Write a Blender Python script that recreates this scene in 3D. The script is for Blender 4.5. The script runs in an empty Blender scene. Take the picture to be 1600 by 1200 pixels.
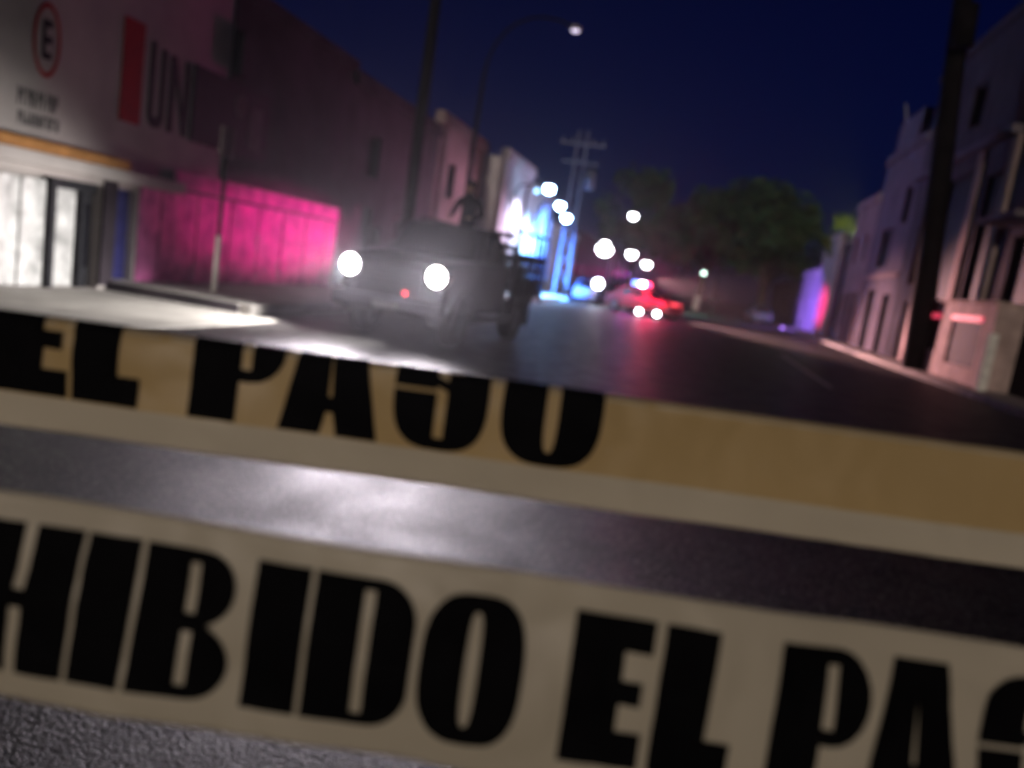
import bpy, bmesh, math, random
from mathutils import Vector, Matrix, noise
random.seed(7)
R = math.radians
S = bpy.context.scene
COL = S.collection

# ------------------------------------------------------------------ camera
EYE = 1.5
cd = bpy.data.cameras.new('camera'); cam = bpy.data.objects.new('camera', cd); COL.objects.link(cam)
CX = Vector((0.96314955, 0.22577709, 0.1461768)); CY = Vector((-0.17490739, 0.11288854, 0.97809181)); CZ = Vector((0.20432903, -0.96761608, 0.14821863))
cam.matrix_world = Matrix(((CX.x, CY.x, CZ.x, 0), (CX.y, CY.y, CZ.y, 0), (CX.z, CY.z, CZ.z, EYE), (0, 0, 0, 1)))
cd.sensor_width = 36; cd.lens = 27; cd.clip_start = 0.02; cd.clip_end = 3000
cd.dof.use_dof = True; cd.dof.focus_distance = 0.7; cd.dof.aperture_fstop = 3.8
S.camera = cam

# ------------------------------------------------------------------ night sky and a faint warm sun added as street light from behind
SUN_EL, SUN_AZ = 9, 181        # light arrives from behind the camera, a little from the left
w = bpy.data.worlds.new('World'); S.world = w; w.use_nodes = True
nt = w.node_tree; bg = nt.nodes['Background']
sky = nt.nodes.new('ShaderNodeTexSky'); sky.sky_type = 'NISHITA'; sky.sun_disc = False
sky.sun_elevation = R(SUN_EL); sky.sun_rotation = R(SUN_AZ)
sky.air_density = 1.2; sky.dust_density = 0.2; sky.ozone_density = 3.0
mul = nt.nodes.new('ShaderNodeMix'); mul.data_type = 'RGBA'; mul.blend_type = 'MULTIPLY'; mul.inputs[0].default_value = 1
mul.inputs[7].default_value = (0.004, 0.013, 0.105, 1)
nt.links.new(sky.outputs[0], mul.inputs[6]); nt.links.new(mul.outputs[2], bg.inputs[0])
bg.inputs[1].default_value = 0.05
sl = bpy.data.lights.new('added_rear_sun', 'SUN'); sun = bpy.data.objects.new('added_rear_sun', sl); COL.objects.link(sun)
sl.energy = 0.9; sl.angle = R(2.0); sl.color = (1.0, 0.83, 0.68)
d = Vector((math.sin(R(SUN_AZ)) * math.cos(R(SUN_EL)), math.cos(R(SUN_AZ)) * math.cos(R(SUN_EL)), math.sin(R(SUN_EL))))
sun.rotation_euler = d.to_track_quat('Z', 'Y').to_euler()
S.view_settings.view_transform = 'Standard'; S.view_settings.look = 'None'
S.view_settings.exposure = 0.0; S.view_settings.gamma = 1.0
S.render.engine = 'CYCLES'
S.cycles.use_denoising = True; S.cycles.max_bounces = 5; S.cycles.volume_bounces = 0
S.cycles.caustics_reflective = False; S.cycles.caustics_refractive = False
S.cycles.sample_clamp_indirect = 3.0; S.cycles.use_light_tree = True

# ------------------------------------------------------------------ materials
MATS = {}
def mat(name, col, rough=0.7, metal=0.0, var=0.15, scale=6.0, bump=0.0, bscale=60.0, bdist=.02, emit=0.0, ecol=None, col2=None, coat=0.0, trans=0.0, spec=None):
    if name in MATS: return MATS[name]
    m = bpy.data.materials.new(name); m.use_nodes = True; n = m.node_tree; b = n.nodes['Principled BSDF']
    tc = n.nodes.new('ShaderNodeTexCoord')
    nz = n.nodes.new('ShaderNodeTexNoise'); nz.inputs['Scale'].default_value = scale; nz.inputs['Detail'].default_value = 6
    n.links.new(tc.outputs['Object'], nz.inputs['Vector'])
    mx = n.nodes.new('ShaderNodeMix'); mx.data_type = 'RGBA'
    c = Vector(col); c2 = Vector(col2) if col2 else c * (1 - var * 2)
    mx.inputs[6].default_value = (*c2, 1); mx.inputs[7].default_value = (*(c * (1 if col2 else 1 + var * .4)), 1)
    rp = n.nodes.new('ShaderNodeValToRGB'); rp.color_ramp.elements[0].position = .3; rp.color_ramp.elements[1].position = .7
    n.links.new(nz.outputs[0], rp.inputs[0]); n.links.new(rp.outputs[0], mx.inputs[0])
    n.links.new(mx.outputs[2], b.inputs['Base Color'])
    b.inputs['Roughness'].default_value = rough; b.inputs['Metallic'].default_value = metal
    if spec is None and rough >= .6 and not emit: spec = .10
    if spec is not None: b.inputs['Specular IOR Level'].default_value = spec
    if coat: b.inputs['Coat Weight'].default_value = coat
    if trans: b.inputs['Transmission Weight'].default_value = trans
    if bump:
        n2 = n.nodes.new('ShaderNodeTexNoise'); n2.inputs['Scale'].default_value = bscale; n2.inputs['Detail'].default_value = 4
        n.links.new(tc.outputs['Object'], n2.inputs['Vector'])
        bp = n.nodes.new('ShaderNodeBump'); bp.inputs['Strength'].default_value = bump; bp.inputs['Distance'].default_value = bdist
        n.links.new(n2.outputs[0], bp.inputs['Height']); n.links.new(bp.outputs[0], b.inputs['Normal'])
    if emit:
        b.inputs['Emission Color'].default_value = (*(ecol or col), 1); b.inputs['Emission Strength'].default_value = emit
    MATS[name] = m; return m

ASPHALT = mat('asphalt', (.020, .019, .020), .50, var=.3, scale=1.5, bump=0, spec=.19)
def speckle(m, col, lo, hi, sc):
    n = m.node_tree; b = n.nodes['Principled BSDF']; src = b.inputs['Base Color'].links[0].from_socket
    tc = n.nodes.new('ShaderNodeTexCoord'); vo = n.nodes.new('ShaderNodeTexVoronoi'); vo.inputs['Scale'].default_value = sc
    n.links.new(tc.outputs['Object'], vo.inputs['Vector'])
    rp = n.nodes.new('ShaderNodeValToRGB'); rp.color_ramp.elements[0].position = lo; rp.color_ramp.elements[1].position = hi
    sp_ = n.nodes.new('ShaderNodeSeparateColor'); n.links.new(vo.outputs['Color'], sp_.inputs[0]); n.links.new(sp_.outputs[0], rp.inputs[0])
    mx = n.nodes.new('ShaderNodeMix'); mx.data_type = 'RGBA'; mx.inputs[7].default_value = (*col, 1)
    n.links.new(rp.outputs[0], mx.inputs[0]); n.links.new(src, mx.inputs[6]); n.links.new(mx.outputs[2], b.inputs['Base Color'])
def grit(m):
    n = m.node_tree; b = n.nodes['Principled BSDF']; tc = n.nodes.new('ShaderNodeTexCoord')
    v1 = n.nodes.new('ShaderNodeTexVoronoi'); v1.inputs['Scale'].default_value = 105; n.links.new(tc.outputs['Object'], v1.inputs['Vector'])
    n1 = n.nodes.new('ShaderNodeTexNoise'); n1.inputs['Scale'].default_value = 38; n1.inputs['Detail'].default_value = 8; n.links.new(tc.outputs['Object'], n1.inputs['Vector'])
    ad = n.nodes.new('ShaderNodeMath'); ad.operation = 'ADD'; n.links.new(v1.outputs['Distance'], ad.inputs[0]); n.links.new(n1.outputs[0], ad.inputs[1])
    bp = n.nodes.new('ShaderNodeBump'); bp.invert = True; bp.inputs['Strength'].default_value = 1; bp.inputs['Distance'].default_value = .0065
    n.links.new(ad.outputs[0], bp.inputs['Height']); n.links.new(bp.outputs[0], b.inputs['Normal'])
    # worn, patchy gloss
    n3 = n.nodes.new('ShaderNodeTexNoise'); n3.inputs['Scale'].default_value = 2.2; n3.inputs['Detail'].default_value = 6; n.links.new(tc.outputs['Object'], n3.inputs['Vector'])
    mr = n.nodes.new('ShaderNodeMapRange'); mr.inputs['From Min'].default_value = .35; mr.inputs['From Max'].default_value = .65; mr.inputs['To Min'].default_value = .43; mr.inputs['To Max'].default_value = .55
    n.links.new(n3.outputs[0], mr.inputs['Value']); n.links.new(mr.outputs[0], b.inputs['Roughness'])
grit(ASPHALT)
speckle(ASPHALT, (.16, .155, .15), .74, .97, 70)
CONCRETE = mat('concrete', (.42, .40, .37), .8, var=.14, scale=1.2, bump=.25, bscale=40)
KERB = mat('kerb_concrete', (.36, .34, .32), .85, var=.2, scale=2, bump=.3)
LINE = mat('road_paint', (.60, .58, .55), .8, var=.35, scale=14)
OFFWHITE = mat('plaster_offwhite', (.46, .42, .40), .9, var=.14, scale=.9, bump=.2, bscale=20)
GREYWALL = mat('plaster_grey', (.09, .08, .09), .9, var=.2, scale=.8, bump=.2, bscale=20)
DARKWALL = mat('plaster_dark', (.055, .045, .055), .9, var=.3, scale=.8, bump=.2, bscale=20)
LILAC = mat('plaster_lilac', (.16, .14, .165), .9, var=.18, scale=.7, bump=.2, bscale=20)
ROSE = mat('plaster_rose', (.34, .26, .25), .9, var=.2, scale=.7, bump=.2, bscale=20)
PALE = mat('plaster_pale', (.55, .53, .55), .9, var=.15, scale=.7, bump=.2, bscale=20)
PINK = mat('pink_painted_sheet', (.70, .20, .46), .6, var=.34, scale=2.2, bump=.3, bscale=9)
ORANGE = mat('orange_stripe', (.42, .20, .07), .8, var=.2, scale=3)
REDPAINT = mat('red_sign_paint', (.36, .012, .014), .7, var=.12, scale=4)
DARKPAINT = mat('dark_sign_paint', (.022, .018, .026), .7, var=.2, scale=4)
DIMGREY = mat('faded_grey_paint', (.13, .12, .12), .8, var=.2, scale=8)
WHITEMETAL = mat('white_painted_metal', (.70, .70, .69), .55, var=.30, scale=3.2, bump=.4, bscale=9)
DARKFRAME = mat('dark_frame', (.03, .03, .035), .6, var=.2)
BLUEPAINT = mat('blue_door_paint', (.05, .05, .20), .6, var=.2, scale=3)
GLASSDARK = mat('dark_window_glass', (.012, .012, .016), .12, var=.1, spec=.6)
POLEDARK = mat('weathered_dark_pole', (.010, .009, .011), .8, var=.3, scale=3)
POLECONC = mat('dark_concrete_pole', (.009, .008, .009), .85, var=.3, scale=2)
GALV = mat('galvanised_steel', (.45, .45, .47), .45, metal=.4, var=.2, scale=8)
WEATHERED = mat('weathered_steel', (.13, .14, .16), .7, var=.3, scale=5)
WHITEPAINT = mat('white_lime_paint', (.75, .74, .70), .8, var=.15, scale=4)
BARK = mat('bark', (.07, .055, .04), .9, var=.4, scale=8, bump=.5, bscale=20)
LEAF = mat('dark_foliage', (.055, .115, .050), .6, var=.45, scale=.6)
LEAF2 = mat('yellow_green_foliage', (.11, .15, .025), .6, var=.4, scale=.9)
TRUCKPAINT = mat('dark_truck_paint', (.014, .013, .018), .5, var=.2, scale=2, spec=.14)
BLACKPLASTIC = mat('black_plastic', (.015, .015, .017), .6, var=.2)
RUBBER = mat('tyre_rubber', (.016, .016, .016), .85, var=.25, scale=10)
CHROME = mat('chrome', (.75, .74, .72), .2, metal=1, var=.06)
CANVAS = mat('dark_bed_board', (.020, .016, .022), .8, var=.3, scale=3, bump=.3, bscale=12)
HEADLENS = mat('headlight_glow', (1, 1, .97), .3, emit=28, ecol=(1, .95, .97))
LAMPGLOW = mat('street_lamp_glow', (1, 1, 1), .3, emit=50, ecol=(.40, .68, 1))
LAMPWARM = mat('warm_lamp_glow', (1, 1, 1), .3, emit=24, ecol=(.92, .94, 1))
LAMPBLUE = mat('blue_lamp_glow', (.5, .8, 1), .3, emit=4, ecol=(.3, .65, 1))
LAMPDIM = mat('dim_lamp_glow', (1, .9, 1), .3, emit=1.4, ecol=(.85, .75, 1))
LAMPGREEN = mat('green_lamp_glow', (.7, 1, .85), .3, emit=6, ecol=(.7, 1, .85))
REDGLOW = mat('red_beacon_glow', (1, .05, .05), .3, emit=7, ecol=(1, .06, .20))
BLUEGLOW = mat('blue_beacon_glow', (.1, .2, 1), .3, emit=6, ecol=(.16, .34, 1))
WHITEGLOW = mat('white_beacon_glow', (1, 1, 1), .3, emit=60, ecol=(1, .85, .95))
REDMARK = mat('red_marker_glow', (1, .05, .05), .3, emit=2.5, ecol=(1, .06, .12))
REDSTRIP = mat('red_lit_lintel', (.35, .02, .03), .6, emit=.75, ecol=(1, .07, .14))  # red light caught on the lintels, put in as glowing strips
CARPAINT = mat('red_lit_car_paint', (.36, .03, .05), .35, var=.08, scale=2, coat=.4)  # red of the light bar's glow is put into this paint
CARBLUE = mat('blue_grey_car_paint', (.16, .20, .34), .35, var=.08, scale=2, coat=.4)
SKIN = mat('skin', (.28, .17, .12), .6, var=.1)
CLOTH = mat('dark_uniform', (.018, .017, .024), .9, var=.3, scale=12)
BOOTH = mat('pale_booth_panel', (.44, .34, .32), .8, var=.2, scale=2)
BOOTHDARK = mat('dark_booth_shutter', (.030, .020, .023), .7, var=.3, scale=5)

# ------------------------------------------------------------------ mesh helpers
OFF = {}
def tag(o, label=None, cat=None, group=None, kind=None):
    if label: o['label'] = label
    if cat: o['category'] = cat
    if group: o['group'] = group
    if kind: o['kind'] = kind
    return o
def thing(name, label, cat, loc=(0, 0, 0), rz=0, group=None, local=False):
    o = bpy.data.objects.new(name, None); o.empty_display_size = .2; COL.objects.link(o)
    o.location = loc; o.rotation_euler = (0, 0, rz); OFF[o] = Vector((0, 0, 0)) if local else Vector(loc)
    return tag(o, label, cat, group)
class MB:
    def __init__(s): s.v = []; s.f = []
    def add(s, vs, fs):
        k = len(s.v); s.v += [Vector(v) for v in vs]; s.f += [tuple(i + k for i in f) for f in fs]; return s
    def box(s, x0, x1, y0, y1, z0, z1):
        x0, x1 = sorted((x0, x1)); y0, y1 = sorted((y0, y1)); z0, z1 = sorted((z0, z1))
        return s.add([(x0, y0, z0), (x1, y0, z0), (x1, y1, z0), (x0, y1, z0), (x0, y0, z1), (x1, y0, z1), (x1, y1, z1), (x0, y1, z1)],
                     [(3, 2, 1, 0), (4, 5, 6, 7), (0, 1, 5, 4), (1, 2, 6, 5), (2, 3, 7, 6), (3, 0, 4, 7)])
    def tube(s, pts, rads, n=10, cap=True):
        pts = [Vector(p) for p in pts]; vs = []; fs = []
        for i, p in enumerate(pts):
            t = (pts[min(i + 1, len(pts) - 1)] - pts[max(i - 1, 0)]).normalized()
            u = t.orthogonal().normalized() if i == 0 else (u - t * u.dot(t)).normalized()
            v = t.cross(u); r = rads[i] if isinstance(rads, (list, tuple)) else rads
            vs += [p + (u * math.cos(2 * math.pi * k / n) + v * math.sin(2 * math.pi * k / n)) * r for k in range(n)]
        for i in range(len(pts) - 1):
            fs += [(i * n + k, i * n + (k + 1) % n, (i + 1) * n + (k + 1) % n, (i + 1) * n + k) for k in range(n)]
        if cap: fs += [tuple(range(n))[::-1], tuple(range((len(pts) - 1) * n, len(pts) * n))]
        return s.add(vs, fs)
    def ball(s, c, r, sc=(1, 1, 1), n=14, m=8):
        c = Vector(c); vs = [c + Vector((0, 0, -r * sc[2]))]; fs = []
        for i in range(1, m):
            a = -math.pi / 2 + math.pi * i / m
            vs += [c + Vector((r * sc[0] * math.cos(a) * math.cos(2 * math.pi * k / n), r * sc[1] * math.cos(a) * math.sin(2 * math.pi * k / n), r * sc[2] * math.sin(a))) for k in range(n)]
        vs.append(c + Vector((0, 0, r * sc[2]))); L = len(vs) - 1
        fs += [(0, 1 + (k + 1) % n, 1 + k) for k in range(n)]
        for i in range(m - 2): fs += [(1 + i * n + k, 1 + i * n + (k + 1) % n, 1 + (i + 1) * n + (k + 1) % n, 1 + (i + 1) * n + k) for k in range(n)]
        fs += [(1 + (m - 2) * n + k, 1 + (m - 2) * n + (k + 1) % n, L) for k in range(n)]
        return s.add(vs, fs)
    def prism(s, poly, axis, a0, a1):
        """poly: (p,q) pairs in the plane across axis; extruded from a0 to a1."""
        def P(p, q, a): return {'x': (a, p, q), 'y': (p, a, q), 'z': (p, q, a)}[axis]
        n = len(poly)
        return s.add([P(p, q, a0) for p, q in poly] + [P(p, q, a1) for p, q in poly],
                     [tuple(range(n))[::-1], tuple(range(n, 2 * n))] + [(i, (i + 1) % n, n + (i + 1) % n, n + i) for i in range(n)])
    def build(s, name, m, parent=None, bevel=0, smooth=False, kind=None):
        off = Vector((0, 0, 0)); p = parent
        while p is not None:
            if p in OFF: off = OFF[p]
            p = p.parent
        me = bpy.data.meshes.new(name); me.from_pydata([v - off for v in s.v], [], s.f)
        bm = bmesh.new(); bm.from_mesh(me); bmesh.ops.recalc_face_normals(bm, faces=bm.faces); bm.to_mesh(me); bm.free()
        me.materials.append(m)
        if smooth:
            for p_ in me.polygons: p_.use_smooth = True
        o = bpy.data.objects.new(name, me); COL.objects.link(o); o.parent = parent
        if bevel:
            b = o.modifiers.new('bevel', 'BEVEL'); b.width = bevel; b.segments = 2; b.limit_method = 'ANGLE'
        if kind: o['kind'] = kind
        return o
def light(name, typ, loc, energy, col, parent=None, target=None, size=None, blend=.3, radius=.1):
    l = bpy.data.lights.new(name, typ); o = bpy.data.objects.new(name, l); COL.objects.link(o)
    off = OFF.get(parent, Vector((0, 0, 0))) if parent else Vector((0, 0, 0))
    o.location = Vector(loc) - off; l.energy = energy; l.color = col; l.shadow_soft_size = radius; o.parent = parent
    if typ == 'SPOT':
        l.spot_size = R(size); l.spot_blend = blend
        o.rotation_euler = (Vector(loc) - Vector(target)).to_track_quat('Z', 'Y').to_euler()
    return o
def copy_tree(o, parent=None):
    c = o.copy(); COL.objects.link(c); c.parent = parent
    if o in OFF: OFF[c] = OFF[o]
    for ch in list(o.children): copy_tree(ch, c)
    return c

# ------------------------------------------------------------------ ground
MB().box(-400, 400, -60, 640, -.5, 0).build('road', ASPHALT, kind='structure')
XL, XR = -10.34, 8.5
apron = MB().box(XL - .2, -6.75, -6, 12.08, -.1, .006).build('driveway', KERB, kind='structure')
ys = [-6, -2.6, .8, 4.2, 7.0, 9.4, 12.06]
for i in range(len(ys) - 1):
    for x0, x1 in ((XL - .18, -8.6), (-8.6, -6.78)):
        j = random.uniform(-.002, .004)
        MB().box(x0 + .012, x1 - .012, ys[i] + .012, ys[i + 1] - .012, .0, .024 + j).build('slab', CONCRETE, apron, bevel=.006)
lsw = MB().box(XL - .2, -7.62, 12.12, 200, -.1, .17).build('pavement', CONCRETE, kind='structure')
for i in range(14):
    y0 = 12.12 + i * 3.0
    MB().box(-7.60, -7.38, y0 + .01, y0 + 2.99, -.05, .185 + random.uniform(0, .006)).build('kerb_stone', KERB, lsw, bevel=.015)
    MB().box(XL + .02, -7.64, y0 + .01, y0 + 2.99, .1, .186).build('slab', CONCRETE, lsw, bevel=.006)
MB().box(XL + .01, -7.62, 12.085, 12.116, .0, .18).build('shaded_riser', DARKWALL, lsw)  # dark strip added: the step face's shade is put into its colour
rsw = MB().box(7.34, XR + .2, -6, 200, -.1, .14).build('pavement', KERB, kind='structure')
for i in range(22):
    y0 = 10 + i * 2.4
    MB().box(7.14, 7.33, y0 + .01, y0 + 2.39, -.05, .155 + random.uniform(0, .006)).build('kerb_stone', KERB, rsw, bevel=.015)
    MB().box(7.36, XR - .02, y0 + .01, y0 + 2.39, .1, .156).build('slab', KERB, rsw, bevel=.006)
MB().box(3.13, 3.25, 17.2, 26.5, -.05, .004).build('lane_line', LINE, kind='structure')
MB().box(-7.3, 7.1, 50, 120, -.05, .005).build('cross_street', mat('worn_grey_paving', (.15, .15, .15), .7, var=.3, scale=.5, bump=.4, bscale=30), kind='structure')

# ------------------------------------------------------------------ buildings
def facade(xf, o, y0, y1, h, ops, depth=6.0, rec=.28):
    """wall block with real openings; o = outward sign in x"""
    Y = sorted(set([y0, y1] + [v for q in ops for v in q[:2]])); Z = sorted(set([-.1, h] + [v for q in ops for v in q[2:4]]))
    b = MB(); xi = xf - o * rec; xb = xf - o * depth
    for i in range(len(Y) - 1):
        for k in range(len(Z) - 1):
            cy, cz = (Y[i] + Y[i + 1]) / 2, (Z[k] + Z[k + 1]) / 2
            if any(q[0] < cy < q[1] and q[2] < cz < q[3] for q in ops): continue
            b.add([(xf, Y[i], Z[k]), (xf, Y[i + 1], Z[k]), (xf, Y[i + 1], Z[k + 1]), (xf, Y[i], Z[k + 1])], [(0, 1, 2, 3)])
    for q in ops:
        a, c, e, g = q[:4]
        b.add([(xf, a, e), (xf, c, e), (xf, c, g), (xf, a, g), (xi, a, e), (xi, c, e), (xi, c, g), (xi, a, g)],
              [(0, 1, 5, 4), (1, 2, 6, 5), (2, 3, 7, 6), (3, 0, 4, 7), (4, 5, 6, 7)])
    b.add([(xf, y0, -.1), (xf, y1, -.1), (xf, y1, h), (xf, y0, h), (xb, y0, -.1), (xb, y1, -.1), (xb, y1, h), (xb, y0, h)],
          [(0, 3, 7, 4), (1, 5, 6, 2), (3, 2, 6, 7), (4, 7, 6, 5)])
    return b
def building(name, label, xf, o, y0, y1, h, wm, ops=(), cornice=True, group=None, depth=6.0, cat='building'):
    t = thing(name, label, cat, (xf, (y0 + y1) / 2, 0), group=group)
    facade(xf, o, y0, y1, h, [q for q in ops], depth).build('wall', wm, t)
    for q in ops:
        a, c, e, g, k = q[:5]; xi = xf - o * .22; fr = .06
        if k == 'window':
            f = MB(); x2 = xf - o * .14
            f.box(xi, x2, a, a + fr, e, g).box(xi, x2, c - fr, c, e, g).box(xi, x2, a + fr, c - fr, e, e + fr).box(xi, x2, a + fr, c - fr, g - fr, g)
            f.box(xi, x2 - o * .01, (a + c) / 2 - .025, (a + c) / 2 + .025, e + fr, g - fr)
            wn = f.build('window', DARKFRAME, t)
            MB().box(xi - o * .03, xi + o * .02, a + fr, c - fr, e + fr, g - fr).build('pane', GLASSDARK, wn)
            MB().box(xf - o * .2, xf + o * .09, a - .1, c + .1, e - .09, e - .003).build('sill', wm, wn)
        elif k == 'door':
            dr = MB().box(xi, xi + o * .06, a + .004, c - .004, e + .02, g - .004).build('door', q[5] if len(q) > 5 else DARKFRAME, t)
            n = max(2, int((c - a) / .45))
            for i in range(n):
                w0 = (c - a - .1) / n
                MB().box(xi + o * .055, xi + o * .085, a + .05 + i * w0 + .03, a + .05 + (i + 1) * w0 - .03, e + .15, g - .12).build('panel', q[5] if len(q) > 5 else DARKFRAME, dr)
            MB().ball((xi + o * .13, c - .18, 1.05 + max(e, 0)), .04).build('handle', CHROME, dr)
        elif k == 'dark':
            MB().box(xi - o * .03, xi + o * .02, a + .005, c - .005, e + .005, g - .005).build('shutter', DARKFRAME, t)
    if cornice:
        MB().box(xf - o * .3, xf + o * .16, y0 - .02, y1 + .02, h + .003, h + .16).box(xf - o * .3, xf + o * .09, y0 + .004, y1 - .004, h + .16, h + .42).build('cornice', wm, t)
    return t

# --- left: the building with the painted sign
sb = thing('sign_building', 'pale building with red block and dark painted sign above pink panels', 'building', (XL, 12.5, 0))
facade(XL, 1, -4, 21.2, 6.35, [(12.22, 12.75, .19, 1.86, 'x'), (4.2, 11.9, .03, 1.86, 'x')], 7).build('wall', OFFWHITE, sb)
MB().box(XL - .3, XL + .12, -4.02, 21.22, 6.353, 6.6).build('cornice', DARKWALL, sb)
MB().box(XL, XL + .34, -3.98, 13.7, 1.97, 2.18).build('ledge', OFFWHITE, sb, bevel=.02)
MB().box(XL, XL + .30, -3.98, 12.2, 2.184, 2.36).build('painted_stripe', ORANGE, sb, bevel=.02)
# white folding shutters (lit by the truck's head lamps)
y = 4.25
while y < 11.4:
    wv = .29; zig = .03 if int((y - 4.25) / .29 + .5) % 2 else .0
    if not (10.84 < y + wv / 2 < 10.99):
        MB().box(XL - .24 + zig, XL - .17 + zig, y + .008, y + wv - .008, .05, 1.80 - random.uniform(0, .02)).build('shutter_panel', WHITEMETAL, sb, bevel=.012)
    y += wv
MB().box(XL - .26, XL - .06, 10.86, 10.96, .03, 1.855).build('door_post', DARKFRAME, sb)
MB().box(XL - .26, XL - .10, 10.97, 11.88, 1.70, 1.855).build('door_head', DARKFRAME, sb)
MB().box(XL - .26, XL - .12, 11.56, 11.64, .03, 1.695).build('door_post', DARKFRAME, sb)
MB().box(XL - .26, XL - .2, 11.65, 11.88, .03, 1.695).build('door', DARKFRAME, sb)
MB().box(XL - .19, XL - .165, 11.69, 11.84, .4, 1.5).build('pane', GLASSDARK, sb)
MB().box(XL - .02, XL + .05, 11.9, 12.21, .1, 1.96).build('pier', DARKWALL, sb)
bd = MB().box(XL - .25, XL - .15, 12.23, 12.74, .2, 1.85).build('door', BLUEPAINT, sb)
MB().ball((XL - .1, 12.66, 1.05), .035).build('handle', CHROME, bd)
# pink panels along the base with their rail
yy = 12.8; k = 0
while yy < 20.9:
    wv = .58 + .05 * math.sin(k * 2.3)
    MB().box(XL + .003, XL + .055 + .012 * (k % 2), yy + .012, min(yy + wv, 20.95) - .012, .19, 2.02).build('panel', PINK, sb, bevel=.008)
    yy += wv; k += 1
MB().box(XL + .003, XL + .10, 13.72, 20.97, 2.10, 2.42).build('fascia', PINK, sb, bevel=.01)
MB().box(XL + .003, XL + .085, 12.78, 20.96, 2.035, 2.088).build('rail', DARKFRAME, sb, bevel=.008)
MB().box(XL, XL + .03, 15.3, 21.16, 2.46, 6.345).build('falloff_sheet', DARKWALL, sb)  # dark sheet added: the wall's light falloff put into colour
# painted sign
XS = XL
MB().box(XS, XS + .02, 12.14, 12.66, 3.05, 4.82).build('red_block', REDPAINT, sb)
U = MB().box(XS, XS + .02, 12.86, 12.98, 3.3, 4.62).box(XS, XS + .02, 13.16, 13.28, 3.3, 4.55).prism([(12.86, 3.297), (12.9, 3.17), (12.99, 3.1), (13.15, 3.1), (13.24, 3.17), (13.28, 3.297)], 'x', XS, XS + .02)
U.build('letter', DARKPAINT, sb)
MB().box(XS, XS + .02, 13.42, 13.56, 3.1, 4.52).box(XS, XS + .02, 13.86, 14.0, 3.1, 4.52).prism([(13.562, 4.52), (13.562, 4.2), (13.858, 3.1), (13.858, 3.5)], 'x', XS, XS + .02).build('letter', DARKPAINT, sb)
MB().box(XS + .002, XS + .055, 14.12, 16.9, 3.06, 4.55).build('dark_panel', DARKPAINT, sb)
MB().prism([(15.75 + .24 * math.cos(a * math.pi / 12), 4.1 + .24 * math.sin(a * math.pi / 12)) for a in range(24)], 'x', XS + .056, XS + .065).build('round_emblem', DIMGREY, sb)
MB().box(XS + .056, XS + .065, 16.1, 16.6, 3.25, 4.2).build('pale_patch', DIMGREY, sb)
MB().box(XS + .031, XS + .2, 15.4, 15.75, 4.7, 5.6).build('wall_box', DARKPAINT, sb, bevel=.02)
# painted round no-parking mark (ring, letter E and bar) with two lines of small lettering under it
ring = []; n = 36; cy, cz, ry, rz_ = 10.52, 3.9, .27, .56
vs = []; fs = []
for i in range(n):
    a = 2 * math.pi * i / n
    for s_, x_ in ((1, XS + .012), (.78, XS + .012)):
        vs.append((x_, cy + ry * s_ * math.cos(a), cz + rz_ * (s_ if s_ == 1 else .86) * math.sin(a)))
fs = [(2 * i, 2 * ((i + 1) % n), 2 * ((i + 1) % n) + 1, 2 * i + 1) for i in range(n)]
MB().add(vs, fs).build('ring_mark', REDPAINT, sb)
e = MB().box(XS, XS + .012, 10.44, 10.50, 3.62, 4.2)
for z in (3.62, 3.86, 4.1): e.box(XS, XS + .012, 10.502, 10.62, z, z + .1)
e.build('letter', DARKPAINT, sb)
for z0, hh, ya, yb in ((2.84, .27, 10.04, 10.86), (2.56, .2, 10.06, 10.84)):
    y = ya
    while y < yb - .05:
        wl = random.uniform(.045, .075); b = MB().box(XS, XS + .010, y, y + wl * .36, z0, z0 + hh)
        b.box(XS, XS + .010, y + wl * .364, y + wl, z0 + random.choice((0, hh * .4, hh * .75)), z0 + hh * random.choice((.5, .9, 1)))
        b.build('small_letter', DIMGREY, sb); y += wl + .018

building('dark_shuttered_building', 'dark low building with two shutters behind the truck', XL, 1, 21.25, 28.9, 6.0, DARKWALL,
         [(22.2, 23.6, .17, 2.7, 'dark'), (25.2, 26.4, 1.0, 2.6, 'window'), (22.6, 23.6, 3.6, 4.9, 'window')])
building('rose_plaster_house', 'rose plaster house left of the street, behind the standing person', XL, 1, 29.0, 35.6, 6.6, ROSE,
         [(30.0, 31.2, .17, 2.6, 'door'), (32.6, 34.0, 1.1, 2.6, 'window'), (30.4, 31.4, 3.9, 5.3, 'window'), (33, 34, 3.9, 5.3, 'window')])
building('white_gabled_house', 'white house standing forward on the left pavement', XL + 1.0, 1, 35.7, 42.0, 6.5, PALE,
         [(36.8, 38.0, .17, 2.7, 'door'), (39.4, 40.8, 1.1, 2.7, 'window')])
building('blue_lit_house', 'pale house washed in blue light beside the row of street lamps', XL + .6, 1, 42.1, 51.0, 6.0, PALE,
         [(43.2, 44.4, .17, 2.7, 'door', BLUEPAINT), (46.0, 47.4, 1.1, 2.7, 'window'), (48.6, 49.8, .17, 2.7, 'door', BLUEPAINT)])
building('far_blue_house', 'farthest low house in blue light on the left', XL + .2, 1, 51.1, 66.0, 4.6, PALE,
         [(53, 54.5, .17, 2.6, 'door'), (57, 58.6, 1.1, 2.6, 'window'), (61, 62.2, .17, 2.6, 'door')])
building('far_left_hall', 'dim long hall at the far left end of the street', XL - .6, 1, 66.1, 100, 5.4, GREYWALL, [(70, 72, .17, 2.8, 'dark'), (76, 78, 1.2, 2.8, 'window')])

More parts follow.
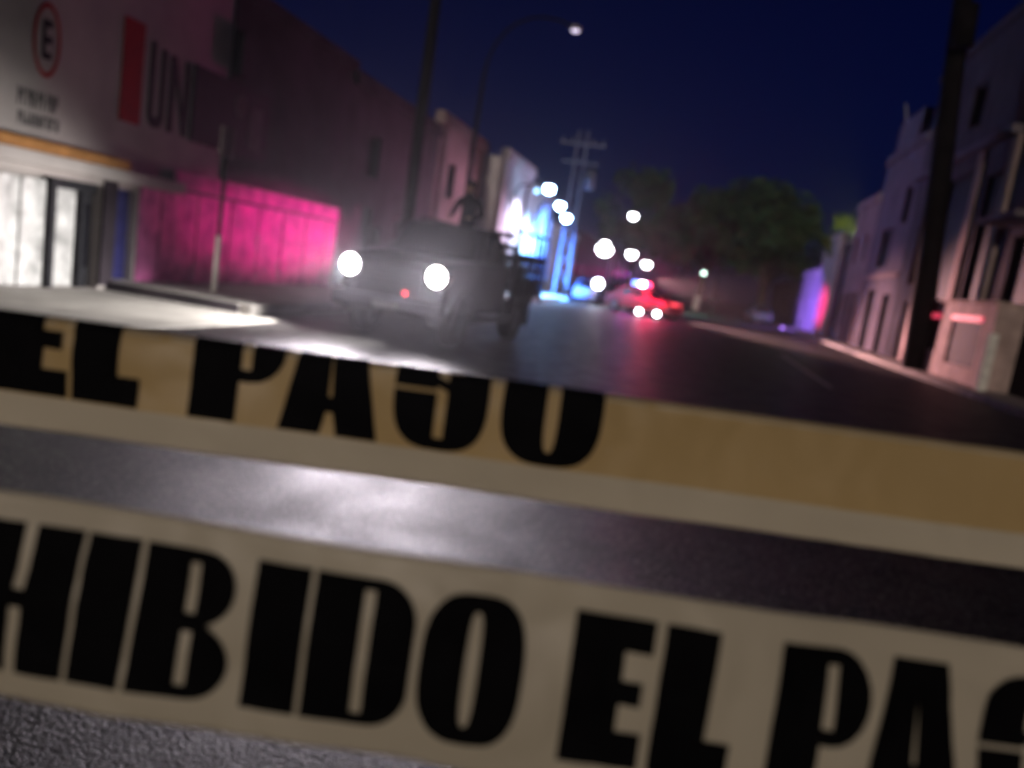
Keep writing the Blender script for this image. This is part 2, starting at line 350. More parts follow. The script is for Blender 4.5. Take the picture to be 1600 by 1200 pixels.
# --- right row
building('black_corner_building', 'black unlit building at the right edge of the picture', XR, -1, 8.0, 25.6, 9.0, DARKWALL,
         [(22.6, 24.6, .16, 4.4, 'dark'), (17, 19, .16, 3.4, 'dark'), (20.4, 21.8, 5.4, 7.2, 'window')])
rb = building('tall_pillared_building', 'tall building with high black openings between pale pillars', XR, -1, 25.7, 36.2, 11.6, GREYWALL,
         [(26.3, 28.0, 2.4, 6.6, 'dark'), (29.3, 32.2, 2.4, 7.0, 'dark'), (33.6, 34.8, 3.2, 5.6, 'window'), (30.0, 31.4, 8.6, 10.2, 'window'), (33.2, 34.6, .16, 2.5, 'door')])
MB().box(XR - .35, XR - .003, 25.75, 36.15, 7.5, 7.75).build('string_course', LILAC, rb, bevel=.03)
for yp in (25.95, 28.65, 32.9): MB().box(XR - .14, XR - .003, yp - .26, yp + .26, .16, 7.49).build('pilaster', ROSE, rb, bevel=.02)
lc = building('lilac_stepped_building', 'lilac building with a stepped roof parapet right of the street', XR, -1, 36.3, 43.2, 9.3, LILAC,
         [(37.2, 38.2, 6.0, 7.6, 'window'), (39.2, 41.2, 4.1, 5.9, 'dark'), (37.0, 38.4, .16, 2.8, 'dark'), (40.0, 41.6, .16, 3.0, 'dark')])
MB().box(XR + .05, XR + .5, 38.5, 42.6, 9.75, 11.2).build('parapet_step', LILAC, lc, bevel=.03)
MB().box(XR - .1, XR - .003, 36.4, 43.1, 3.55, 3.75).build('string_course', ROSE, lc, bevel=.02)
building('rose_fronted_shop', 'rose shop front with narrow doors right of the street', XR, -1, 43.3, 48.6, 7.6, ROSE,
         [(44.0, 45.0, .16, 2.9, 'door'), (45.6, 46.5, .16, 2.9, 'door'), (47.1, 48.0, 1.0, 2.8, 'window'), (44.4, 45.2, 4.6, 6.0, 'window'), (46.8, 47.6, 4.6, 6.0, 'window')])
building('dark_gap_house', 'dark low house squeezed between two pale fronts on the right', XR + .4, -1, 48.7, 52.4, 5.6, DARKWALL, [(49.6, 50.6, .16, 2.6, 'door'), (51.1, 51.9, 1.1, 2.5, 'window')])
building('magenta_lit_house', 'pale house washed half magenta, half violet on the right', XR, -1, 52.5, 58.6, 6.3, PALE,
         [(53.4, 54.3, .16, 2.6, 'door'), (56.2, 57.2, 1.1, 2.5, 'window')])
building('violet_lit_house', 'low violet house below the dark trees on the right', XR, -1, 58.7, 66, 4.2, PALE, [(60, 61, .16, 2.5, 'door'), (63, 64.2, 1.0, 2.3, 'window')])
building('far_right_wall_house', 'farthest dim low house on the right side', XR + .3, -1, 66.1, 92, 3.6, LILAC, [(69, 70.2, .16, 2.4, 'door'), (76, 78, 1.0, 2.3, 'window')])
# antenna on the roof of the lilac building
an = thing('roof_antenna', 'thin bent antenna on the roof of the lilac stepped building', 'antenna', (XR + .3, 43.0, 9.7))
MB().tube([(XR + .3, 43, 9.55), (XR + .3, 43, 11.9)], .04, 6).build('mast', GALV, an)
MB().tube([(XR + .3, 42.7, 11.4), (XR + .2, 43.3, 12.4)], .05, 6).build('arm', GALV, an)
# balcony canopy of the black building
ca = MB().box(XR - .9, XR - .003, 22.4, 25.2, 4.7, 4.86).build('canopy', LILAC); ca.parent = None
tag(ca, 'narrow pale canopy over the black doorway at the right edge', 'canopy')

# ------------------------------------------------------------------ poles and lamps
p = thing('utility_pole', 'tall black utility pole rising behind the truck on the left pavement', 'pole', (-8, 20.7, .18))
MB().tube([(-8, 20.7, .17), (-8, 20.68, 6), (-7.98, 20.66, 12.4)], [.19, .165, .13], 14).build('shaft', POLEDARK, p, smooth=True)
MB().box(-9.0, -6.9, 20.5, 20.62, 11.4, 11.55).build('crossarm', POLEDARK, p)
for x in (-8.8, -8.3, -7.1): MB().tube([(x, 20.56, 11.55), (x, 20.56, 11.75)], .05, 8).build('insulator', GALV, p)
p = thing('street_lamp', 'dark lamp post with long curved arm and faint violet-white head in the sky', 'street lamp', (-9.6, 31, .18))
arm = [(-9.6, 31, .18), (-9.6, 31, 6), (-9.58, 31.05, 8.8)]
for i in range(1, 9):
    a = math.pi / 2 * i / 8; arm.append((-9.58 + 2.3 * (1 - math.cos(a)), 31.1 + 4.7 * (1 - math.cos(a)), 8.8 + 3.7 * math.sin(a)))
MB().tube(arm, [.12, .10, .085] + [.06] * 8, 10).build('pole', POLEDARK, p, smooth=True)
MB().ball((-7.16, 36.1, 12.5), .26, (1.2, 1.4, .5)).build('lamp_housing', GALV, p, smooth=True)
MB().ball((-7.12, 36, 12.38), .15, (1.3, 1.0, .55)).build('lamp_glass', LAMPDIM, p, smooth=True)
p = thing('sign_post', 'slim post with lower half coloured white as if lit in front of the pink panels', 'post', (-8.95, 13.35, .18))
MB().tube([(-8.95, 13.35, .17), (-8.95, 13.35, 1.28)], .055, 10).build('lit_base', mat('lit_post_white', (.85, .85, .82), .5, var=.05), p, smooth=True)  # light on the post's foot is put into this white
MB().tube([(-8.95, 13.35, 1.28), (-8.95, 13.35, 3.3)], .04, 10).build('shaft', POLEDARK, p, smooth=True)
MB().box(-8.97, -8.92, 13.15, 13.55, 2.75, 3.3).build('plate', DIMGREY, p)
p = thing('concrete_pole', 'thick black concrete pole on the right pavement', 'pole', (7.62, 27.9, .15))
MB().tube([(7.62, 27.9, .14), (7.12, 27.9, 6), (6.45, 27.9, 13.5)], [.40, .34, .27], 16).build('shaft', POLECONC, p, smooth=True)
MB().box(5.4, 7.8, 27.45, 27.62, 12.2, 12.4).build('crossarm', POLECONC, p)
MB().tube([(6.7, 27.25, 10.2), (6.62, 27.25, 11.4)], .34, 14).build('transformer', POLECONC, p, smooth=True)

def lamp_post(label, x, y, z, m, side, r=.3, lightcol=(.85, .93, 1), power=0, group='lit street lamps', base=.17):
    t = thing('street_lamp', label, 'street lamp', (x - side * 1.1, y, base), group=group)
    xb = x - side * 1.1
    MB().tube([(xb, y, base), (xb, y, z - .2), (xb + side * .25, y, z + .18), (xb + side * .85, y, z + .3)], [.08, .065, .05, .04], 10).build('pole', POLEDARK, t, smooth=True)
    MB().ball((x, y, z + .2), r * .95, (1.25, 1, .38)).build('lamp_housing', GALV, t, smooth=True)
    MB().ball((x, y, z), r, (1, 1, .9)).build('lamp_glass', m, t, smooth=True)
    if power: light('lamp_light', 'SPOT', (x, y - .1, z - r - .2), power, lightcol, t, (x - (2.2 if x < -7 else 0), y - .3, 0), 125, .8, .25)
    return t
lamp_post('highest lit lamp of the descending row in front of the blue house', -7.8, 38.9, 5.64, LAMPGLOW, 1, .27, (.80, .74, 1), 2600)
lamp_post('middle lit lamp of the descending row in front of the blue house', -7.8, 42.6, 5.20, LAMPGLOW, 1, .25, (.25, .60, 1), 7500)
lamp_post('lowest lit lamp of the descending row in front of the blue house', -7.8, 45.2, 4.79, LAMPGLOW, 1, .27, (.18, .50, 1), 7500)
lamp_post('small blue lamp just left of the highest lit lamp', -8.0, 37.0, 5.27, LAMPBLUE, 1, .13, (.3, .6, 1), 60, group='small coloured lamps')
lamp_post('lone lit lamp high above the patrol car', -5.8, 66, 7.2, LAMPWARM, 1, .34, (.9, 1, .9), 300, base=0)
lamp_post('large lit lamp up and left of the patrol car', -6.1, 52, 3.63, LAMPWARM, -1, .52, (.9, .93, 1), 200, base=0)
lamp_post('lit lamp directly above the patrol car light bar', -4.72, 57.5, 3.75, LAMPWARM, 1, .36, (.9, .93, 1), 260, base=0)
lamp_post('lit lamp just right of the patrol car light bar', -3.7, 60.5, 3.26, LAMPWARM, 1, .34, (.9, .93, 1), 260, base=0)
lamp_post('tiny greenish lamp right of the patrol car under the trees', .65, 62, 3.25, LAMPGREEN, -1, .16, (.35, 1, .65), 320, group='small coloured lamps', base=0)

p = thing('transformer_pole', 'pale lattice utility pole with crossarms above the row of lamps', 'pole', (-8.1, 48.5, .18))
for dx in (-.28, .28):
    MB().tube([(-8.1 + dx * 1.4, 48.5, .17), (-8.1 + dx, 48.5, 10.4)], .09, 8).build('leg', WEATHERED, p)
for k in range(9):
    z = 1 + k * 1.02; a = 1 if k % 2 else -1
    MB().tube([(-8.1 - a * .33, 48.5, z), (-8.1 + a * .33, 48.5, z + .98)], .04, 6).build('lattice_bar', WEATHERED, p)
MB().box(-9.5, -6.6, 48.42, 48.58, 9.5, 9.65).build('crossarm', WEATHERED, p)
MB().box(-9.2, -6.9, 48.42, 48.58, 8.4, 8.53).build('crossarm', WEATHERED, p)
for x in (-9.3, -8.7, -7.4, -6.8): MB().tube([(x, 48.5, 9.65), (x, 48.5, 9.95)], .07, 8).build('insulator', WEATHERED, p)
MB().tube([(-7.2, 48.3, 6.9), (-7.2, 48.3, 8.1)], .32, 12).build('transformer', WEATHERED, p, smooth=True)

# ------------------------------------------------------------------ trees
def tree(name, label, x, y, h, crown, m, nleaf, white=False, seed=1, lean=0, ls=.34, group=None):
    rnd = random.Random(seed); t = thing(name, label, 'tree', (x, y, 0), group=group)
    top = Vector((x + lean, y, h * .55))
    b = MB().tube([(x, y, -.05), (x + lean * .35, y, h * .2), (x + lean * .7, y, h * .38), top], [.36, .28, .24, .12], 10)
    for i in range(7):
        a = i * 2.4 + rnd.random(); s0 = Vector((x + lean * .6, y, h * (.3 + .03 * i)))
        e = s0 + Vector((math.cos(a) * crown * .6, math.sin(a) * crown * .6, h * .27 + rnd.random() * h * .12))
        b.tube([s0, (s0 + e) / 2 + Vector((0, 0, .5)), e], [.14, .09, .03], 6)
    b.build('trunk', BARK, t, smooth=True)
    if white: MB().tube([(x, y, 0), (x + lean * .12, y, h * .07), (x + lean * .22, y, h * .125)], [.375, .345, .33], 12).build('painted_band', WHITEPAINT, t)
    c = MB(); clumps = []
    for i in range(26):
        a = rnd.random() * 6.283; rr = crown * math.sqrt(rnd.random()) * .85; zz = h * (.45 + .5 * rnd.random()); k = 1 - abs(zz / h - .66) * 1.1
        clumps.append((Vector((x + lean + math.cos(a) * rr * k, y + math.sin(a) * rr * k, zz)), crown * rnd.uniform(.16, .34)))
    for i in range(nleaf):
        cc, cr = rnd.choice(clumps); q = Vector((rnd.gauss(0, 1), rnd.gauss(0, 1), rnd.gauss(0, .8)))
        pnt = cc + q.normalized() * cr * rnd.random() ** .4
        u = Vector((rnd.gauss(0, 1), rnd.gauss(0, 1), rnd.gauss(0, 1))).normalized(); v = u.orthogonal().normalized(); s = ls * rnd.uniform(.5, 1.2)
        c.add([pnt - u * s, pnt + v * s * .45, pnt + u * s, pnt - v * s * .45], [(0, 1, 2, 3)])
    me = c.build('crown', m, t); return t
tree('broad_tree', 'broad dark tree with white-limed trunk right of the far street', 6.2, 72, 11.6, 6.2, LEAF, 5200, True, 3, -.6, group='dark trees at the end of the street')
tree('broad_tree', 'dark round tree left of the limed tree, over the tiny green lamp', -.6 + 1.2, 80, 11.6, 6.6, LEAF, 6000, True, 5, .5, group='dark trees at the end of the street')
tree('broad_tree', 'dark tree with limed trunk at the foot of the violet house', 7.0, 84, 12.0, 5.6, LEAF, 4200, True, 9, .8, group='dark trees at the end of the street')
tree('thin_tree', 'dim thin tree behind the pale lattice utility pole', -6.2, 76, 12.0, 5.2, LEAF, 4200, False, 11, .3, group='dark trees at the end of the street')
tree('yellow_green_tree', 'yellow-green tree top showing above the magenta house', 10.3, 55.5, 8.7, 2.4, LEAF2, 2600, False, 13, -.2, ls=.22)
light('garden_lamp_light', 'POINT', (9.6, 54.2, 7.1), 200, (.95, 1, .45), radius=.15)

# ------------------------------------------------------------------ vehicles
def wheel(parent, x, y, r, wd, side):
    w_ = thing_part = None
    ty = MB(); n = 22
    prof = [(-.5, .62), (-.5, .93), (-.36, 1.0), (.36, 1.0), (.5, .93), (.5, .62)]
    vs = []; fs = []
    for i in range(n):
        a = 2 * math.pi * i / n
        vs += [(x + px * wd, y + r * pr * math.cos(a), r + r * pr * math.sin(a)) for px, pr in prof]
    k = len(prof)
    for i in range(n): fs += [(i * k + j, i * k + (j + 1) % k, ((i + 1) % n) * k + (j + 1) % k, ((i + 1) % n) * k + j) for j in range(k)]
    t = ty.add(vs, fs).build('wheel', RUBBER, parent, smooth=False)
    rim = MB().tube([(x + side * wd * .18, y, r), (x + side * wd * .42, y, r)], r * .61, 18)
    rim.tube([(x + side * wd * .42, y, r), (x + side * wd * .5, y, r)], [r * .25, r * .18], 12)
    rim.build('rim', DARKFRAME, t); return t
def shell(sections):
    """loft: sections = list of rings (same vert count) -> closed skin"""
    b = MB(); n = len(sections[0]); vs = [v for s_ in sections for v in s_]; fs = []
    for i in range(len(sections) - 1):
        fs += [(i * n + k, i * n + (k + 1) % n, (i + 1) * n + (k + 1) % n, (i + 1) * n + k) for k in range(n)]
    fs += [tuple(range(n))[::-1], tuple(range((len(sections) - 1) * n, len(sections) * n))]
    return b.add(vs, fs)
def ring(y, hw, z0, z1, hw1=None, y1=None, cr=.08):
    hw1 = hw if hw1 is None else hw1; y1 = y if y1 is None else y1
    return [(-hw + cr, y, z0), (hw - cr, y, z0), (hw, y, z0 + cr), (hw1, y1, z1 - cr), (hw1 - cr, y1, z1), (-hw1 + cr, y1, z1), (-hw1, y1, z1 - cr), (-hw, y, z0 + cr)]

# --- the stake-bed truck
tk = thing('stake_truck', 'dark stake-bed truck facing the camera with both head lamps lit', 'truck', (-4.78, 12.0, 0), R(-4.8), local=True)
shell([ring(.02, .88, .72, 1.20), ring(.10, .95, .62, 1.36), ring(.55, .98, .58, 1.43), ring(1.35, 1.0, .55, 1.50)]).build('hood', TRUCKPAINT, tk, bevel=.02)
shell([ring(1.35, 1.0, .55, 1.495), ring(1.6, 1.0, .55, 1.52), ring(2.95, 1.0, .55, 1.52), ring(3.0, .98, .6, 1.5)]).build('cab_body', TRUCKPAINT, tk, bevel=.02)
gh = MB(); hb, ht = .95, .76
gh.add([(-hb, 1.38, 1.50), (hb, 1.38, 1.50), (hb, 2.96, 1.50), (-hb, 2.96, 1.50), (-ht, 1.95, 2.12), (ht, 1.95, 2.12), (ht, 2.86, 2.12), (-ht, 2.86, 2.12)],
       [(4, 5, 6, 7), (3, 2, 1, 0), (0, 1, 5, 4), (1, 2, 6, 5), (2, 3, 7, 6), (3, 0, 4, 7)])
gh.build('cab_roof', TRUCKPAINT, tk, bevel=.05)
nrm = Vector((0, -.62, .57)).normalized() * .012
def P3(a, b, t, s, lo, hi):  # bilinear patch helper
    return [lo[0].lerp(lo[1], a) , ]
def patch(c, u0, u1, v0, v1, off):
    c = [Vector(q) for q in c]; f = lambda u, v: (c[0].lerp(c[1], u)).lerp(c[3].lerp(c[2], u), v)
    q = [f(u0, v0), f(u1, v0), f(u1, v1), f(u0, v1)]; nn = (q[1] - q[0]).cross(q[3] - q[0]).normalized() * off
    return MB().add([x + nn for x in q] + [x - nn * .5 for x in q], [(0, 1, 2, 3), (7, 6, 5, 4), (0, 4, 5, 1), (1, 5, 6, 2), (2, 6, 7, 3), (3, 7, 4, 0)])
patch([(-hb, 1.38, 1.50), (hb, 1.38, 1.50), (ht, 1.95, 2.12), (-ht, 1.95, 2.12)], .07, .93, .08, .90, .014).build('windshield', GLASSDARK, tk)
patch([(hb, 1.38, 1.50), (hb, 2.96, 1.50), (ht, 2.86, 2.12), (ht, 1.95, 2.12)], .18, .62, .1, .86, .012).build('side_window', GLASSDARK, tk)
patch([(-hb, 2.96, 1.50), (-hb, 1.38, 1.50), (-ht, 1.95, 2.12), (-ht, 2.86, 2.12)], .38, .82, .1, .86, .012).build('side_window', GLASSDARK, tk)
gr = MB().box(-.56, .56, -.03, .03, .82, 1.26).build('grille', BLACKPLASTIC, tk, bevel=.02)
for k in range(5): MB().box(-.54, .54, -.05, -.031, .86 + k * .08, .90 + k * .08).build('slat', BLACKPLASTIC, gr, bevel=.006)
MB().box(-1.02, 1.02, -.18, .04, .50, .74).build('bumper', TRUCKPAINT, tk, bevel=.05)
MB().box(-.22, .22, -.195, -.181, .54, .66).build('number_plate', mat('plate_grey', (.12, .12, .12), .6), tk)
MB().box(-.16, .16, .42, .47, 1.425, 1.475).build('hood_glint', CHROME, tk, bevel=.015)  # chrome bar added to give the hood its reflected glint
for sx in (-1, 1):
    hl = MB().tube([(sx * .79, .06, 1.17), (sx * .79, -.05, 1.17)], [.22, .21], 20).build('headlight', CHROME, tk, smooth=False)
    MB().tube([(sx * .79, -.045, 1.17), (sx * .79, -.075, 1.17), (sx * .79, -.09, 1.17)], [.17, .155, .09], 20).build('lens', HEADLENS, hl, smooth=True)
    MB().box(sx * .70, sx * .92, -.03, .05, .80, .90).build('indicator', BLACKPLASTIC, tk, bevel=.01)
    mr = MB().tube([(sx * .97, 1.5, 1.55), (sx * 1.16, 1.45, 1.62)], .018, 8).build('mirror', BLACKPLASTIC, tk)
    MB().box(sx * 1.09, sx * 1.29, 1.40, 1.47, 1.50, 1.86).build('mirror_head', BLACKPLASTIC, mr, bevel=.02)
    wheel(tk, sx * .84, .80, .42, .26, sx); wheel(tk, sx * .84, 3.95, .42, .30, sx)
    for yw in (.80, 3.95):
        ar = MB()
        pts = [(sx * .99, yw + .50 * math.cos(a * math.pi / 10), .42 + .50 * math.sin(a * math.pi / 10)) for a in range(11)]
        ar.tube(pts, .05, 6)
        ar.build('wheel_arch', BLACKPLASTIC, tk)
    MB().box(sx * .97, sx * 1.003, 1.62, 2.85, .72, 1.44).build('door', TRUCKPAINT, tk, bevel=.015)
MB().tube([(.34, -.19, .84), (.34, -.21, .84)], .035, 10).build('marker_lamp', REDMARK, tk)
MB().box(-.35, .35, .4, 5.2, .55, .72).build('chassis', BLACKPLASTIC, tk)
MB().box(-.99, .99, 3.11, 5.24, 1.06, 1.20).build('bed_floor', CANVAS, tk)
for sx in (-1, 1):
    for k in range(4):
        MB().box(sx * 1.0, sx * 1.045, 3.12, 5.28, .92 + k * .225, .92 + k * .225 + .212).build('side_board', CANVAS, tk, bevel=.008)
    for yy in (3.12, 3.85, 4.55, 5.24): MB().box(sx * 1.046, sx * 1.09, yy - .035, yy + .035, .8, 2.26).build('stake', CANVAS, tk, bevel=.006)
    MB().box(sx * 1.0, sx * 1.044, 3.10, 5.30, 2.2, 2.27).build('top_rail', CANVAS, tk, bevel=.006)
    MB().tube([(sx * 1.02, 4.58, 2.2), (sx * 1.02, 5.2, 1.8)], .02, 6).build('brace', CANVAS, tk)
    MB().box(sx * .6, sx * 1.08, 4.42, 4.47, .32, .92).build('mud_flap', RUBBER, tk)
    MB().box(sx * .9, sx * 1.06, 1.5, 3.6, .42, .52).build('step', BLACKPLASTIC, tk, bevel=.02)
for k in range(4): MB().box(-.995, .995, 5.25, 5.295, .92 + k * .225, .92 + k * .225 + .212).build('tail_board', CANVAS, tk, bevel=.008)
for k in range(5): MB().box(-.995, .995, 3.06, 3.10, 1.12 + k * .235, 1.12 + k * .235 + .10).build('headboard_slat', CANVAS, tk, bevel=.008)
rot = Matrix.Rotation(R(-4.8), 4, 'Z')
for sx in (-1, 1):
    light('head_beam', 'SPOT', (sx * .79, -.16, 1.17), 950, (1, .89, 1), tk, (sx * .79 + 3.3, -10, -.6), 62, 1.0, .08)
    light('low_beam', 'SPOT', (sx * .79, -.18, 1.15), 280, (1, .91, .97), tk, (sx * .79 + .5, -3.2, 0), 84, 1.0, .08)
    light('low_beam_spread', 'SPOT', (sx * .79, -.17, 1.17), 1250, (1, .95, .92), tk, (sx * .79 - 6, -3.6, -1.5), 92, 1.0, .08)

# --- person standing in the bed
def skin(name, pts, edges, m, parent, root=0):
    me = bpy.data.meshes.new(name); me.from_pydata([p[:3] for p in pts], edges, []); o = bpy.data.objects.new(name, me); COL.objects.link(o); o.parent = parent
    o.modifiers.new('skin', 'SKIN'); me.skin_vertices.new() if not me.skin_vertices else None
    for i, p in enumerate(pts):
        sv = me.skin_vertices[0].data[i]; r = p[3]; sv.radius = r if isinstance(r, tuple) else (r, r); sv.use_root = (i == root)
    s_ = o.modifiers.new('sub', 'SUBSURF'); s_.levels = 2; s_.render_levels = 2
    me.materials.append(m); return o
pw = Matrix.Translation((-4.78, 12, 0)) @ rot @ Vector((-.20, 3.42, 1.20))
pr = thing('person', 'person in dark clothing and cap standing in the truck bed behind the cab', 'person', pw, R(-4.8), local=True)
bpts = [(0, 0, .95, (.16, .11)), (0, 0, 1.12, (.15, .105)), (0, .01, 1.30, (.18, .12)), (0, .01, 1.44, (.15, .10)), (0, 0, 1.54, .062), (0, -.02, 1.63, .088), (0, -.02, 1.72, .098), (0, -.01, 1.80, .07),
        (.20, .01, 1.44, .068), (.30, -.02, 1.18, .054), (.24, -.26, 1.08, .042), (.21, -.36, 1.08, .036),
        (-.20, .01, 1.44, .068), (-.31, -.02, 1.18, .054), (-.25, -.26, 1.08, .042), (-.21, -.36, 1.08, .036),
        (.10, 0, .86, .105), (.12, -.01, .48, .075), (.13, .02, .10, .055), (.13, -.13, .035, .045),
        (-.10, 0, .86, .105), (-.12, -.01, .48, .075), (-.13, .02, .10, .055), (-.13, -.13, .035, .045)]
bed = [(0, 1), (1, 2), (2, 3), (3, 4), (4, 5), (5, 6), (6, 7), (3, 8), (8, 9), (9, 10), (10, 11), (3, 12), (12, 13), (13, 14), (14, 15), (0, 16), (16, 17), (17, 18), (18, 19), (0, 20), (20, 21), (21, 22), (22, 23)]
pr.scale = (1.05, 1.05, 1.05)
skin('body', bpts, bed, CLOTH, pr)
fc = MB().ball((0, -.035, 1.665), .088, (.86, .98, 1.15)); fc.tube([(0, -.115, 1.68), (0, -.145, 1.645), (0, -.115, 1.635)], [.012, .018, .012], 8)
fc.ball((.083, -.02, 1.66), .022, (.5, 1, 1.3)).ball((-.083, -.02, 1.66), .022, (.5, 1, 1.3)).build('face', SKIN, pr, smooth=True)
MB().ball((.03, -.115, 1.685), .011).ball((-.03, -.115, 1.685), .011).build('eyes', BLACKPLASTIC, pr)
MB().box(-.028, .028, -.122, -.112, 1.605, 1.613).build('mouth', REDPAINT, pr)
cp = MB().ball((0, -.01, 1.75), .108, (1, 1.08, .75)); cp.prism([(-.085, -.09), (-.06, -.19), (.06, -.19), (.085, -.09)], 'z', 1.735, 1.748).build('cap', CLOTH, pr, smooth=True)
for sx in (-1, 1):
    hm = MB().ball((sx * .205, -.40, 1.085), .045, (.85, 1.1, .5))
    for k in range(4): hm.tube([(sx * .205 + (k - 1.5) * .021, -.43, 1.09), (sx * .205 + (k - 1.5) * .023, -.475 - .008 * (1 if k in (1, 2) else 0), 1.082), (sx * .205 + (k - 1.5) * .023, -.492, 1.06)], [.0105, .0095, .008], 6)
    hm.tube([(sx * .17, -.39, 1.08), (sx * .145, -.425, 1.075), (sx * .15, -.455, 1.065)], [.013, .011, .009], 6)
    hm.build('hand', SKIN, pr, smooth=True)

# --- sedans
def sedan(name, label, loc, rz, paint, group=None, bar=False, lit=False):
    t = thing(name, label, 'car', loc, rz, group, local=True)   # length along x, front towards +x
    prof = [(-2.2, .55, .30, .82), (-2.1, .80, .28, .92), (-1.3, .86, .26, .98), (-.5, .87, .26, .96), (.7, .87, .26, .94), (1.5, .85, .26, .88), (2.05, .80, .28, .78), (2.22, .60, .32, .66)]
    secs = []
    for x, hw, z0, z1 in prof:
        secs.append([(x, -hw + .08, z0), (x, hw - .08, z0), (x, hw, z0 + .1), (x, hw, z1 - .12), (x, hw - .1, z1), (x, -hw + .1, z1), (x, -hw, z1 - .12), (x, -hw, z0 + .1)])
    shell(secs).build('body', paint, t, bevel=.03, smooth=False)
    c = [(-1.75, .78, .93), (1.05, .78, .92), (.30, .62, 1.44), (-1.0, .62, 1.45)]
    g = MB().add([(x, s_ * hw, z) for s_ in (-1, 1) for x, hw, z in c], [(0, 1, 2, 3), (7, 6, 5, 4), (0, 4, 5, 1), (1, 5, 6, 2), (2, 6, 7, 3), (3, 7, 4, 0)])
    g.build('cabin', paint, t, bevel=.05)
    for s_ in (-1, 1):
        q = [(x, s_ * hw, z) for x, hw, z in c]
        if s_ > 0: q = [q[1], q[0], q[3], q[2]]
        for u0, u1 in ((.16, .47), (.52, .84)): patch(q, u0, u1, .12, .88, .012).build('side_window', GLASSDARK, t)
        for xw in (-1.38, 1.36): wheel_car(t, xw, s_ * .80, .33, .2, s_)
        MB().box(2.1, 2.21, s_ * .45, s_ * .66, .56, .68).build('headlight', CHROME, t, bevel=.02)
        MB().box(-2.21, -2.1, s_ * .42, s_ * .62, .66, .8).build('tail_light', REDPAINT, t, bevel=.02)
    patch([(1.05, -.78, .92), (1.05, .78, .92), (.30, .62, 1.44), (.30, -.62, 1.44)], .07, .93, .1, .9, .012).build('windshield', GLASSDARK, t)
    patch([(-1.75, .78, .93), (-1.75, -.78, .93), (-1.0, -.62, 1.45), (-1.0, .62, 1.45)], .07, .93, .1, .9, .012).build('rear_window', GLASSDARK, t)
    if bar:
        lb = MB().box(-.52, -.18, -.70, .70, 1.47, 1.54).build('light_bar', BLACKPLASTIC, t, bevel=.02)
        for y0, y1, m in ((-.70, -.36, BLUEGLOW), (-.35, .10, WHITEGLOW), (.11, .70, REDGLOW)):
            MB().box(-.52, -.18, y0, y1, 1.543, 1.78).build('beacon', m, lb, bevel=.03)
    return t
def wheel_car(t, x, y, r, wd, s_):
    n = 18; vs = []; fs = []; prof = [(-.5, .62), (-.5, .94), (-.36, 1), (.36, 1), (.5, .94), (.5, .62)]
    for i in range(n):
        a = 2 * math.pi * i / n; vs += [(x + r * pr_ * math.cos(a), y + px * wd, r + r * pr_ * math.sin(a)) for px, pr_ in prof]
    k = len(prof)
    for i in range(n): fs += [(i * k + j, i * k + (j + 1) % k, ((i + 1) % n) * k + (j + 1) % k, ((i + 1) % n) * k + j) for j in range(k)]
    o = MB().add(vs, fs).build('wheel', RUBBER, t)
    MB().tube([(x, y + s_ * wd * .1, r), (x, y + s_ * wd * .42, r)], r * .6, 16).build('rim', GALV, o)
PC = (-2.45, 43.6, 0)
pc = sedan('patrol_car', 'patrol car coloured red as lit by its bar, parked across the street with glowing red and blue light bar', PC, R(-32), CARPAINT, bar=True)
# light bar's rotating beams, plus lavender and warm fill spots added for fronts
def beam(col, e, target, size, dx=0, z=2.0, blend=1.0): light('beacon_fill_beam', 'SPOT', (PC[0] + dx, PC[1], z), e, col, None, target, size, blend, .12)
BEAMS = [((1, .008, .34), 80000, (XL, 18.6, 1.55), 6.2, -.9), ((1, .04, .46), 5500, (XL, 18.5, 4.2), 26, -.9), ((.06, .24, 1), 110000, (-9.6, 47.5, 1.8), 58, -.9), ((1, .50, .72), 9000, (-9.6, 33.5, 3.0), 32, -.9),
         ((.30, .12, 1), 42000, (XR, 60.5, 1.8), 24, .4), ((1, .03, .20), 38000, (XR, 54.8, 2.0), 13, .4), ((1, .50, .48), 42000, (XR, 29, .8), 30, .4), ((1, .52, .52), 17000, (XR, 38.5, -1.2), 62, .4)]
for b_ in BEAMS: beam(*b_)
light('added_beacon_glow', 'POINT', (PC[0] + .3, PC[1] - 1.7, 1.85), 520, (1, .02, .10), radius=.15)  # glow points added before and above the car to light its near side
light('added_beacon_glow', 'POINT', (PC[0] - .9, PC[1] - .3, 2.2), 130, (.45, .08, 1), radius=.15)

sedan('parked_car', 'blue-grey car parked at the left kerb beside the blue house', (-6.3, 49.5, 0), R(90), CARBLUE, group='parked cars')
sedan('parked_car', 'dim blue car parked under the trees at the right', (5.6, 66.5, 0), R(96), CARBLUE, group='parked cars')
def glint_lamp(label, x, y):  # white glints on the road, built up as glowing balls
    t = thing('road_glint', label, 'beacon', (x, y, 0), group='glints on the road')
    MB().tube([(x, y, 0), (x, y, .05), (x, y, .12)], [.22, .2, .1], 14).build('base', BLACKPLASTIC, t)
    MB().ball((x, y, .24), .15, (1, 1, .85)).build('lamp', LAMPWARM, t, smooth=True)
glint_lamp('left of two white glints, built as lamps, on the road by the patrol car', -2.45, 40.4)
glint_lamp('right of two white glints, built as lamps, on the road by the patrol car', -1.55, 40.9)
t = thing('post_lamp', 'low round white lamp on a short post left of the patrol car', 'lamp', (-5.55, 46.9, 0))
MB().tube([(-5.55, 46.9, 0), (-5.55, 46.9, 1.1)], .05, 8).build('post', POLEDARK, t)
MB().ball((-5.55, 46.9, 1.30), .3).build('lamp_glass', LAMPWARM, t, smooth=True)
t = thing('barrier_stand', 'dark T-shaped barrier stand in the middle of the far street', 'barrier', (1.75, 61, 0))
